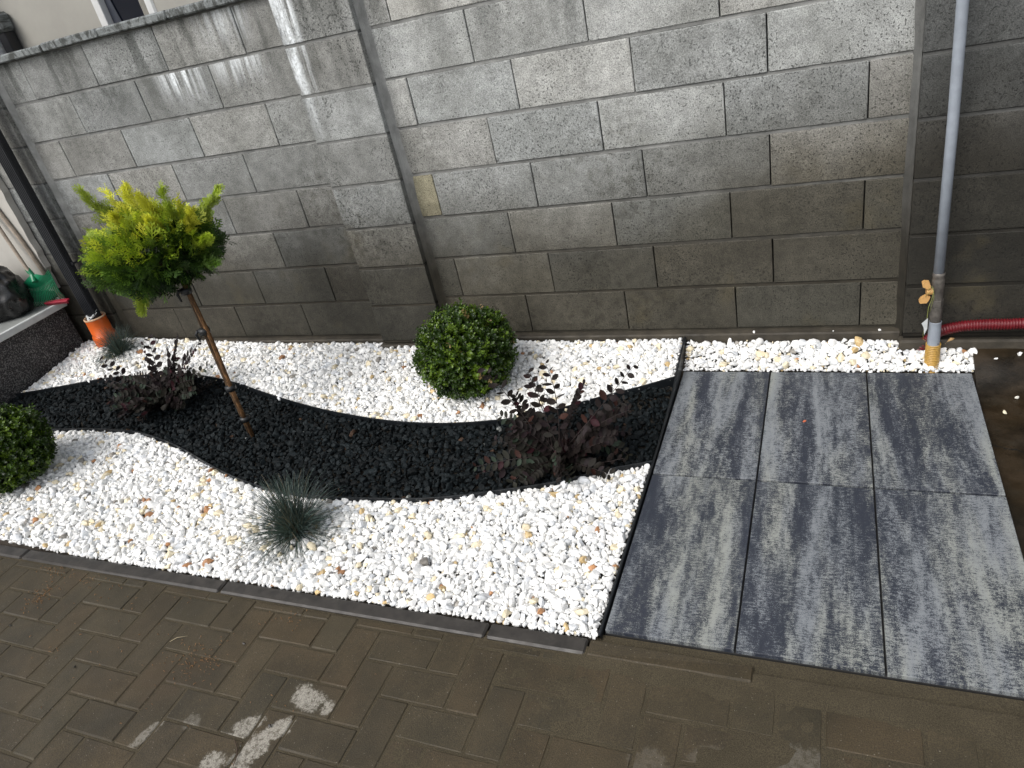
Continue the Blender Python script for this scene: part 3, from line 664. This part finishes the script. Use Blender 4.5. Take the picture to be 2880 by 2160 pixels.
# --- purple-leaved shrubs
def purple(base, canes, label, n_extra, spread, hmax, seed, size=(.031, .045)):
    t = thing('purple_shrub', base, label, 'shrub', 'purple-leaved shrubs'); L = Leaves(); st = MB(); rg = np.random.default_rng(seed); b = np.array(base)
    sh = [oval(1, .58, .12), oval(1, .52, .03), oval(1, .62, .2)]
    allc = [(np.array(c[0], float), c[1], c[2]) for c in canes]
    for i in range(n_extra):
        a = rg.uniform(0, 6.28); r = spread*rg.uniform(.25, 1)**.7; z = hmax*rg.uniform(.10, 1)*(1-.35*(r/spread)**2)
        allc.append((b+np.array([math.cos(a)*r, math.sin(a)*r*.85, z]), 0, rg.uniform(0, 1)))
    for tip, vis, cc in allc:
        d = tip-b; mid = b+d*.5+np.array([0, 0, .035])+rg.normal(0, .028, 3); K = 12; pts = []; off = np.append(rg.normal(0, .016, 2), 0)
        for k in range(K+1):
            s = k/K; pts.append((1-s)**2*(b+off)+2*s*(1-s)*mid+s*s*tip)
        n0 = np.array([d[0]*-.5+rg.normal(0, .25), -.55+rg.normal(0, .25), .75+rg.normal(0, .2)]); n0 /= np.linalg.norm(n0)
        st.tube([tuple(p) for p in pts], [.0026*(1-.7*k/K) for k in range(K+1)], 5, caps=False)
        ln = np.linalg.norm(d); nl = max(4, int(ln/(.027 if vis else .022)))
        for k in range(nl):
            s = .10+.90*(k+1)/nl if not vis else .22+.78*(k+1)/nl
            f = s*K; i0 = min(K-1, int(f)); p = pts[i0]+(pts[i0+1]-pts[i0])*(f-i0); dd = pts[min(K, i0+1)]-pts[i0]; dd /= np.linalg.norm(dd)
            up = n0; side = np.cross(dd, up); side /= np.linalg.norm(side)+1e-6; sg = 1 if k % 2 else -1
            for q in range(2 if not vis else 1):
                ld = dd*rg.uniform(.25, .8)+side*sg*(1 if q == 0 else -1)+up*rg.uniform(-.1, .3); sz = rg.uniform(*size)*(1-.35*max(0, s-.7)/.3)
                c = np.array([.0125, .0085, .0085])*(1-cc)+np.array([.015, .0155, .011])*cc
                u = rg.random()
                if u < .05: c = np.array([.028, .008, .011])
                elif u < .20: c = np.array([.022, .032, .022]) if cc > .6 else np.array([.015, .010, .011])
                elif u < .24: c = np.array([.030, .013, .010])
                V, F = sh[rg.integers(0, 3)]; L.add(V*sz, F, frame(ld, up+rg.normal(0, .38, 3)), p, c*rg.uniform(.7, 1.35))
    L.build('foliage', MT['purple'], t); st.build('stems', simple('dark_stem', (.018, .010, .009), .7), t, True)
purple((-.665, -.815, 0), [((-.865, -.84, .415), 1, .3), ((-.70, -.83, .40), 1, .1), ((-.625, -.85, .445), 1, .2), ((-.325, -.85, .435), 1, .1), ((-.72, -.80, .375), 1, .6), ((-.94, -.955, .06), 0, .9), ((-.93, -.97, .04), 1, .3),
                           ((-.565, -.975, .05), 0, .9), ((-.44, -.93, .045), 0, .5), ((-.40, -.87, .07), 1, .2), ((-.37, -.82, .24), 0, .2), ((-.78, -.88, .20), 0, .1), ((-.45, -.90, .16), 0, .2), ((-.52, -.80, .33), 0, .1), ((-.80, -.78, .26), 0, .3), ((-.42, -.70, .2), 0, .4)],
       'purple-leaved shrub with long arching shoots beside the slabs', 24, .27, .21, 5)
purple((-2.93, -.57, .03), [((-2.86, -.53, .40), 1, .1), ((-2.70, -.50, .38), 0, .1), ((-2.56, -.50, .36), 0, .1), ((-2.96, -.50, .34), 1, .1), ((-3.32, -.52, .26), 1, .1), ((-3.33, -.55, .17), 1, .1), ((-3.12, -.52, .16), 0, .1), ((-2.55, -.52, .23), 1, .9),
                            ((-2.66, -.58, .12), 0, .9), ((-2.72, -.66, .06), 0, .8), ((-3.15, -.62, .08), 0, .2), ((-2.78, -.52, .33), 0, .1), ((-2.90, -.55, .28), 0, .1)],
       'dark purple shrub left of the staked conifer, against white gravel', 34, .29, .20, 9, (.033, .047))

# --- blue fescue
def fescue(base, n, lmin, lmax, label, lean=(0, 0)):
    t = thing('fescue_grass', base, label, 'grass clump', 'blue fescue clumps'); L = Leaves(); b = np.array(base); K = 7; F = []
    for k in range(K-1): F += [(2*k, 2*k+1, 2*k+3), (2*k, 2*k+3, 2*k+2)]
    F = np.array(F)
    for i in range(n):
        a = RNG.uniform(0, 6.28); tlt = abs(RNG.normal(0, .92)); tlt = min(tlt, 1.5); ln = RNG.uniform(lmin, lmax); rr = RNG.uniform(0, .030)
        d = np.array([math.cos(a)*math.sin(tlt)+lean[0], math.sin(a)*math.sin(tlt)+lean[1], math.cos(tlt)]); p = b+np.array([math.cos(a)*rr, math.sin(a)*rr, 0]); bend = RNG.uniform(.3, 1.7)*(.4+tlt); v = []
        w = np.cross(d, [0, 0, 1]); w = w/(np.linalg.norm(w)+1e-6); w = w*.6+RNG.normal(0, .4, 3); w /= np.linalg.norm(w)
        jit = RNG.normal(0, .22, 3); q = p.copy()
        for k in range(K):
            s = k/(K-1); wd = .00125*(1-s*.7); v += [q-w*wd, q+w*wd]
            dd = d+np.array([0, 0, -bend*s*s*.8])+jit*s; q = q+dd/np.linalg.norm(dd)*ln/(K-1)
            gz = float(gh(q[0], q[1]))+.004
            if q[2] < gz: q[2] = gz
        c = np.array([.045, .068, .060])*RNG.uniform(.45, 1.8)
        if RNG.random() < .10: c = np.array([.12, .10, .06])
        L.V.append(np.array(v)); L.F.append(F+L.n); L.n += 2*K; L.C.append(np.tile(c, (2*K, 1)))
    L.build('blades', MT['fescue'], t, False)
    cr = MB(); 
    for i in range(60):
        a = random.uniform(0, 6.28); r = random.uniform(0, .03); cr.tube([(b[0]+math.cos(a)*r, b[1]+math.sin(a)*r, b[2]-.01), (b[0]+math.cos(a)*r*1.4, b[1]+math.sin(a)*r*1.4, b[2]+.035)], [.0022, .001], 4)
    cr.build('crown', MT['twig'], t)
fescue((-1.535, -1.325, .004), 1500, .11, .25, 'blue-grey fescue clump at the front, beside the kerb', (-.05, .0))
fescue((-3.60, -.20, .112), 1000, .09, .19, 'smaller blue-grey fescue clump by the orange drain pipe')

# ------------------------------------------------------------------ services on the wall
dp = thing('downpipe', (-3.72, -.16, .33), 'ribbed anthracite downpipe in front of the block wall', 'downpipe')
mb = MB(); v = []; prof = []
x0, x1, y0, y1 = -3.812, -3.728, -.146, -.100; nr = 6
for k in range(nr):
    xa = x0+(x1-x0)*k/nr; xb = x0+(x1-x0)*(k+1)/nr; w = xb-xa; prof += [(xa+.001, y0+.004), (xa+w*.22, y0), (xa+w*.72, y0), (xb-.002, y0+.004)]
for k in range(4):
    ya = y0+.006+(y1-y0-.008)*k/4; yb = y0+.006+(y1-y0-.008)*(k+1)/4; w = yb-ya; prof += [(x1-.004, ya), (x1, ya+w*.25), (x1, ya+w*.75), (x1-.004, yb)]
for k in range(4): prof.append((x1-(x1-x0)*(k+.5)/4, y1))
for k in range(4):
    ya = y1-(y1-y0-.01)*k/4; yb = y1-(y1-y0-.01)*(k+1)/4; prof += [(x0+.005, ya), (x0, ya+(yb-ya)*.25), (x0, ya+(yb-ya)*.75), (x0+.005, yb)]
n = len(prof); v = [(x, y, z) for z in (.30, 2.75) for x, y in prof]
mb.add(v, [(i, (i+1) % n, n+(i+1) % n, n+i) for i in range(n)]+[tuple(range(n, 2*n))]); mb.build('pipe_body', MT['darkmetal'], dp)
for z in (.655, 1.62):
    mb = MB(); mb.box(-3.806, -3.712, -.124, -.108, z, z+.018, b=.002); mb.tube([(-3.718, -.045, z+.009), (-3.718, -.116, z+.009)], .006, 8); mb.build('wall_bracket', MT['darkmetal'], dp)
mb = MB(); mb.tube([(-3.815, -.14, .352), (-3.78, -.152, .335), (-3.745, -.152, .338), (-3.722, -.13, .358)], [.002, .004, .005, .002], 6); mb.tube([(-3.80, -.15, .345), (-3.77, -.165, .322), (-3.745, -.158, .34), (-3.725, -.12, .372)], [.004, .005, .004, .001], 6)
mb.tube([(-3.815, -.14, .322), (-3.78, -.16, .318), (-3.75, -.155, .322)], [.006, .010, .007], 7)
mb.build('film_wrap', MT['film'], dp, True)
op = thing('drain_pipe', (-3.772, -.124, .12), 'short orange plastic drain pipe under the downpipe', 'pipe')
def lathe(mb, cx, cy, prof, n=28, c=None):
    v = [(cx+r*math.cos(6.28318*k/n), cy+r*math.sin(6.28318*k/n), z) for r, z in prof for k in range(n)]
    f = [(i*n+k, i*n+(k+1) % n, (i+1)*n+(k+1) % n, (i+1)*n+k) for i in range(len(prof)-1) for k in range(n)]
    mb.add(v, f, c)
mb = MB(); lathe(mb, -3.772, -.124, [(.068, .05), (.068, .205), (.066, .215), (.061, .219), (.060, .320), (.062, .324), (.060, .328), (.056, .326), (.055, .20)]); mb.build('pipe_body', MT['orange'], op, True)
mb = MB(); lathe(mb, -3.772, -.124, [(.0622, .321), (.0628, .3255), (.0605, .330), (.0565, .329), (.0548, .320)]); mb.build('rim', simple('dusty_rim', (.55, .36, .22), .7), op, True)
mb = MB(); lathe(mb, -3.772, -.124, [(.0001, .29), (.054, .29)]); mb.build('inside', MT['gap'], op)

gp = thing('gas_pipe', (.607, -.14, .02), 'thin grey gas pipe with valve rising in front of the wall', 'pipe')
mb = MB(); mb.tube([(.603, -.14, .37), (.602, -.14, .9), (.594, -.14, 1.5), (.585, -.14, 2.7)], .0166, 20); mb.build('riser', MT['grey'], gp, True)
mb = MB(); lathe(mb, .6045, -.14, [(.0168, .392), (.0195, .390), (.0200, .380), (.0185, .374), (.0190, .366), (.0205, .362), (.0205, .330), (.0190, .326), (.0190, .300), (.0185, .262)], 24); lathe(mb, .606, -.14, [(.0185, .262), (.0195, .255), (.0195, .215), (.018, .21), (.018, .19)], 24)
mb.build('valve_body', MT['steel'], gp, True)
mb = MB(); lathe(mb, .605, -.14, [(.017, .2895), (.0218, .289), (.0228, .286), (.0228, .264), (.0218, .261), (.017, .260)], 6); mb.build('hex_nut', MT['steel'], gp)
mb = MB(); mb.tube([(.59, -.145, .322), (.569, -.148, .322)], [.013, .0115], 12)
def extr(pts, y0, y1, mb):
    n = len(pts); mb.add([(x, y0, z) for x, z in pts]+[(x, y1, z) for x, z in pts], [tuple(range(n)), tuple(range(2*n-1, n-1, -1))]+[(i, (i+1) % n, n+(i+1) % n, n+i) for i in range(n)])
extr([(.574, .335), (.566, .340), (.556, .345), (.553, .357), (.560, .363), (.575, .361), (.580, .350), (.582, .338)], -.160, -.136, mb)
extr([(.574, .309), (.566, .306), (.553, .297), (.548, .286), (.552, .281), (.572, .282), (.578, .292), (.582, .305)], -.160, -.136, mb)
mb.build('valve_handle', MT['brass'], gp)
mb = MB(); mb.tube([(.572, -.165, .335), (.583, -.168, .352), (.590, -.167, .33), (.586, -.166, .30), (.578, -.168, .27), (.577, -.168, .235), (.576, -.166, .20)], .0011, 5)
mb.tube([(.576, -.166, .20), (.568, -.168, .165), (.570, -.17, .14), (.579, -.17, .135)], .0007, 5); mb.tube([(.566, -.165, .31), (.588, -.169, .345), (.592, -.168, .31), (.583, -.168, .25)], .0010, 5); mb.build('seal_wire', MT['wire'], gp, True)
mb = MB(); mb.add([(.579, -.171, .228), (.560, -.173, .208), (.568, -.172, .190), (.571, -.176, .162), (.580, -.170, .185)], [(0, 1, 2, 4), (2, 3, 4)]); o = mb.build('seal_tag', MT['film'], gp)
mb = MB(); lathe(mb, .6075, -.14, [(.0205, .06), (.0205, .110), (.0207, .150), (.0200, .195), (.0210, .198), (.0200, .200), (.0185, .196)], 24); mb.build('sleeve', MT['grey'], gp, True)
mb = MB(); lathe(mb, .620, -.1615, [(.0001, .115), (.0028, .115)], 10); mb.build('sleeve_hole', MT['gap'], gp)
mb = MB(); pr = []
for k in range(17): z = -.02+k*.0074; pr += [(.0212, z), (.0213, z+.0022), (.0250, z+.0030), (.0250, z+.0066)]
lathe(mb, .608, -.14, pr+[(.0205, .104)], 28); mb.build('conduit', MT['yellow'], gp, True)
hz = MB(); P = dense([(.555, -.065, -.01), (.575, -.070, .045), (.610, -.062, .095), (.655, -.085, .135), (.73, -.10, .158), (.83, -.105, .162), (.95, -.105, .156), (1.3, -.12, .09), (1.8, -.2, .02)], 30)
cum = 0; rs = []; PP = []
for i, p in enumerate(P):
    if i: cum += (p-P[i-1]).length
    PP.append(p)
# resample at 1 mm
acc = [0]
for i in range(1, len(PP)): acc.append(acc[-1]+(PP[i]-PP[i-1]).length)
Q = []; k = 0
for i in range(int(acc[-1]/.0018)):
    d = i*.0018
    while acc[k+1] < d: k += 1
    Q.append(PP[k].lerp(PP[k+1], (d-acc[k])/(acc[k+1]-acc[k])))
hz.tube(Q, [.0165 if (i % 5) in (0, 4) else .0205 for i in range(len(Q))], 20)
tag(hz.build('corrugated_hose', MT['red'], smooth=True), 'dark red corrugated hose lying along the wall foot at the right', 'hose')

# ------------------------------------------------------------------ house porch at the left
ph = thing('house_porch', (-5.0, -.8, 0), 'raised house porch with black stone-chip base and beige rendered wall', 'house')
mb = MB(); mb.box(-9, -4.04, -3.2, -.095, -.1, .405); mb.build('base', MT['speck'], ph)
mb = MB(); mb.box(-9, -4.03, -3.2, -.095, .405, .428); mb.build('porch_floor', MT['tile'], ph)
mb = MB(); mb.box(-4.03, -4.006, -3.2, -.085, .392, .431, b=.003); mb.build('edge_trim', MT['trim'], ph)
mb = MB(); zs = [.50+.035*i for i in range(60)]; v = []; f = []
for i, z in enumerate(zs):
    x = -4.01-.010*noise.noise((z*14, 0, 0))-.006*noise.noise((z*60, 1, 0))-(.02 if z < .62 else 0)
    v += [(-9, -.092, z), (x, -.092, z), (x+.004, -.055, z), (-9, -.055, z)]
for i in range(len(zs)-1):
    for k in range(4): f.append((i*4+k, i*4+(k+1) % 4, i*4+4+(k+1) % 4, i*4+4+k))
f += [(0, 3, 2, 1), tuple(len(v)-4+k for k in range(4))]; mb.add(v, f); mb.build('rendered_wall', MT['plaster'], ph)
mb = MB(); mb.box(-9, -4.06, -.088, -.052, .40, .50); mb.build('skirting', MT['mortar'], ph, col=True)
mb = MB(); mb.tube([(-4.05, -.10, .44), (-4.02, -.095, .445), (-4.005, -.088, .43), (-4.0, -.10, .41)], [.012, .016, .014, .008], 7); mb.tube([(-4.085, -.09, .50), (-4.03, -.088, .50), (-4.01, -.088, .455)], [.006, .010, .012], 6); mb.build('filler_bead', MT['plaster'], ph, True)

# rake and broom leaning on the porch wall
rk = thing('leaf_rake', (-4.03, -.22, .44), 'green plastic leaf rake leaning on the beige wall', 'rake')
def P3(x, z, y): return Vector((x, y, z))
neck = Vector((-4.030, -.185, .625)); tipL = Vector((-4.255, -.195, .437)); tipR = Vector((-3.94, -.13, .492))
mb = MB(); mb.tube([(-4.055, -.165, .585), (-4.075, -.15, .65), (-4.17, -.12, 1.0), (-4.35, -.11, 1.55)], .0105, 10); mb.build('handle', MT['handle'], rk, True)
fan = MB(); A0 = Vector((-4.10, -.16, .615)); B0 = Vector((-4.03, -.15, .63)); S1 = Vector((-4.185, -.17, .557)); S2 = Vector((-3.95, -.12, .607)); n = 14; v = []; f = []
for j in range(7):
    s = j/6
    for i in range(n+1):
        t = i/n; a = A0.lerp(B0, t); b = S1.lerp(S2, t)+Vector((0, 0, -.035*math.sin(math.pi*t))); p = a.lerp(b, s); p.y -= .012*math.sin(math.pi*s); v.append(p)
for j in range(6):
    for i in range(n): f.append((j*(n+1)+i, j*(n+1)+i+1, (j+1)*(n+1)+i+1, (j+1)*(n+1)+i))
fan.add([tuple(p) for p in v], f); back = [tuple(p+Vector((0, .003, 0))) for p in v]; fan.add(back, [tuple(reversed(q)) for q in f])
fan.tube([(-4.085, -.145, .665), (-4.065, -.15, .625), (-4.04, -.175, .59)], [.014, .016, .014], 10)
for i in range(23):
    t = i/22; b = S1.lerp(S2, t)+Vector((0, 0, -.035*math.sin(math.pi*t)+.002)); e = tipL.lerp(tipR, t)+Vector((0, -.02*math.sin(math.pi*t), 0)); e.z = .436 if t < .75 else .436+.05*(t-.75)*4*.6
    m_ = b.lerp(e, .8)+Vector((0, -.004, .004)); fan.tube([tuple(b+Vector((0, 0, .03))), tuple(b), tuple(m_), tuple(e+Vector((0, .012, -.002)))], [.003, .0032, .0028, .002], 5)
for k in (.35, .72):
    a = S1.lerp(tipL, k*.6); b = S2.lerp(tipR, k*.6); fan.tube([tuple(a), tuple(a.lerp(b, .5)+Vector((0, -.01, -.035))), tuple(b)], .0025, 5)
fan.build('rake_head', MT['green'], rk)
br = thing('broom', (-3.96, -.19, .44), 'wooden-handled broom with a red plastic head, half hidden behind the rake', 'broom')
mb = MB(); mb.tube([(-3.985, -.108, .452), (-4.062, -.105, .84), (-4.24, -.11, 1.5)], .0125, 10); mb.build('handle', MT['handle'], br, True)
mb = MB(); mb.box(-.095, .085, -.014, .014, -.006, .006, b=.003); 
for i in range(18):
    mb.tube([(-.088+i*.0098, -.004, -.004), (-.088+i*.0098, -.008, -.016)], .003, 4)
o = mb.build('broom_head', MT['pink'], br); o.parent = None; o.matrix_world = Matrix.Translation((-3.975, -.150, .450))@Euler((.2, .0, .12)).to_matrix().to_4x4(); mw = o.matrix_world.copy(); o.parent = br; o.matrix_parent_inverse = br.matrix_world.inverted(); o.matrix_world = mw
# black bin bag
bm = bmesh.new(); bmesh.ops.create_icosphere(bm, subdivisions=5, radius=1)
for v in bm.verts:
    p = v.co.copy(); q = p.normalized(); fold = abs(noise.noise((q.x*2.2, q.y*2.2, q.z*2.2)))*.35+abs(noise.noise((q.x*5, q.y*5, q.z*4)))*.12+abs(noise.noise((q.x*12, q.y*12, q.z*9)))*.04
    s = 1.05-fold*.6; v.co = Vector((p.x*.20*s, p.y*.15*s, max(p.z*.20*s, -.12)))
me = bpy.data.meshes.new('rubbish_bag'); bm.to_mesh(me); bm.free(); o = link('rubbish_bag', me, MT['bag'], None, True); o.location = (-4.275, -.275, .552)
tag(o, 'full black plastic rubbish bag on the porch at the left edge', 'bag')

# ------------------------------------------------------------------ neighbour behind the wall
nb = thing('neighbour_house', (-2.5, 1.6, 0), 'pale rendered house behind the wall with a dark white-framed window', 'house')
def wallseg(a, b, z0, z1, mb): mb.box(a, b, 1.50, 1.75, z0, z1)
mb = MB(); wallseg(-5.46, -4.48, -.1, 4.2, mb); wallseg(-3.95, 3.2, -.1, 4.2, mb); wallseg(-4.48, -3.95, -.1, .9, mb); wallseg(-4.48, -3.95, 2.5, 4.2, mb); mb.box(-5.46, 3.2, 1.751, 5.5, -.1, 4.2); mb.build('facade', MT['plaster2'], nb)
wf = MB(); wf.box(-4.48, -4.415, 1.485, 1.70, .9, 2.5, b=.004); wf.box(-4.012, -3.95, 1.485, 1.56, .9, 2.5, b=.012); wf.box(-4.03, -4.013, 1.50, 1.58, .9, 2.5, b=.003); wf.box(-4.41, -4.035, 1.52, 1.60, .9, .96); wf.box(-4.41, -4.035, 1.52, 1.60, 2.44, 2.5)
w_ = wf.build('window', MT['wframe'], nb)
mb = MB(); mb.box(-4.413, -4.10, 1.545, 1.56, .93, 2.48); mb.build('pane', MT['glass'], w_)
mb = MB(); mb.box(-4.10, -4.031, 1.525, 1.60, .93, 2.48); mb.build('reveal', simple('brown_grey_reveal', (.24, .23, .20), .7), w_)
mb = MB(); mb.add([(-4.412, 1.535, 1.5), (-4.29, 1.535, 1.5), (-4.37, 1.535, 2.05), (-4.41, 1.535, 2.2)], [(0, 1, 2, 3)]); mb.add([(-4.412, 1.541, 1.5), (-4.29, 1.541, 1.5), (-4.37, 1.541, 2.05), (-4.41, 1.541, 2.2)], [(3, 2, 1, 0)]); mb.build('blind', MT['blind'], w_)
mb = MB(); mb.box(-5.435, -5.345, 1.40, 1.49, -.1, 1.93, b=.006); mb.build('downpipe', MT['darkmetal'], nb)
mb = MB(); mb.box(-5.46, -5.325, 1.38, 1.499, 1.93, 2.06, b=.02); mb.build('pipe_hopper', MT['coping'], nb)
fw = MB(); fw.box(-8, -5.462, 1.36, 1.48, -.1, 3.2); tag(fw.build('boundary_wall', simple('rough_white_render', (.74, .75, .74), .9, .3, 30, bump=.01)), 'rough white rendered wall seen over the coping at the far left', 'wall')

# ------------------------------------------------------------------ litter on the paving
def litter(name, spots, n_each, label, lo=.003, hi=.010):
    mb = MB()
    for (cx, cy, s1, s2, n) in spots:
        for i in range(n):
            x = random.gauss(cx, s1); y = random.gauss(cy, s2)
            if y > -1.635: continue
            a = random.uniform(0, 3.14); l = random.uniform(lo, hi); w = random.uniform(.0006, .0014); dx, dy = math.cos(a)*l/2, math.sin(a)*l/2
            t = random.uniform(.4, 1.3); mb.tube([(x-dx, y-dy, -.0075), (x, y, -.0055+random.uniform(0, .003)), (x+dx, y+dy, -.0075)], [w*.5, w, w*.5], 4, (t, t, t))
    return tag(mb.build(name, MT['debris'], col=True), label, 'debris', kind='stuff')
litter('wood_shavings', [(-2.40, -1.775, .025, .035, 85), (-2.46, -1.655, .05, .015, 40), (-2.25, -1.66, .05, .02, 22), (-1.52, -1.88, .05, .03, 70), (-1.60, -1.90, .06, .04, 30), (-1.33, -1.68, .05, .03, 26), (-1.9, -1.9, .5, .12, 60), (-2.1, -1.7, .3, .05, 30)], 0, 'loose orange-brown wood shavings scattered on the brown paving')
mb = MB(); mb.tube([(-1.21, -2.079, -.006), (-1.182, -2.10, -.004), (-1.170, -2.115, -.005), (-1.160, -2.145, -.006)], [.0012, .0016, .0016, .0010], 6); tag(mb.build('twig', MT['twig'], smooth=True), 'bent dark twig lying by the pale dried paving patch', 'twig')
mb = MB(); mb.tube([(-1.682, -1.842, -.007), (-1.665, -1.825, -.004), (-1.633, -1.811, -.006)], [.0006, .001, .0006], 5); tag(mb.build('straw', simple('straw', (.38, .32, .20), .7), smooth=True), 'pale curved straw lying on the paving', 'straw')
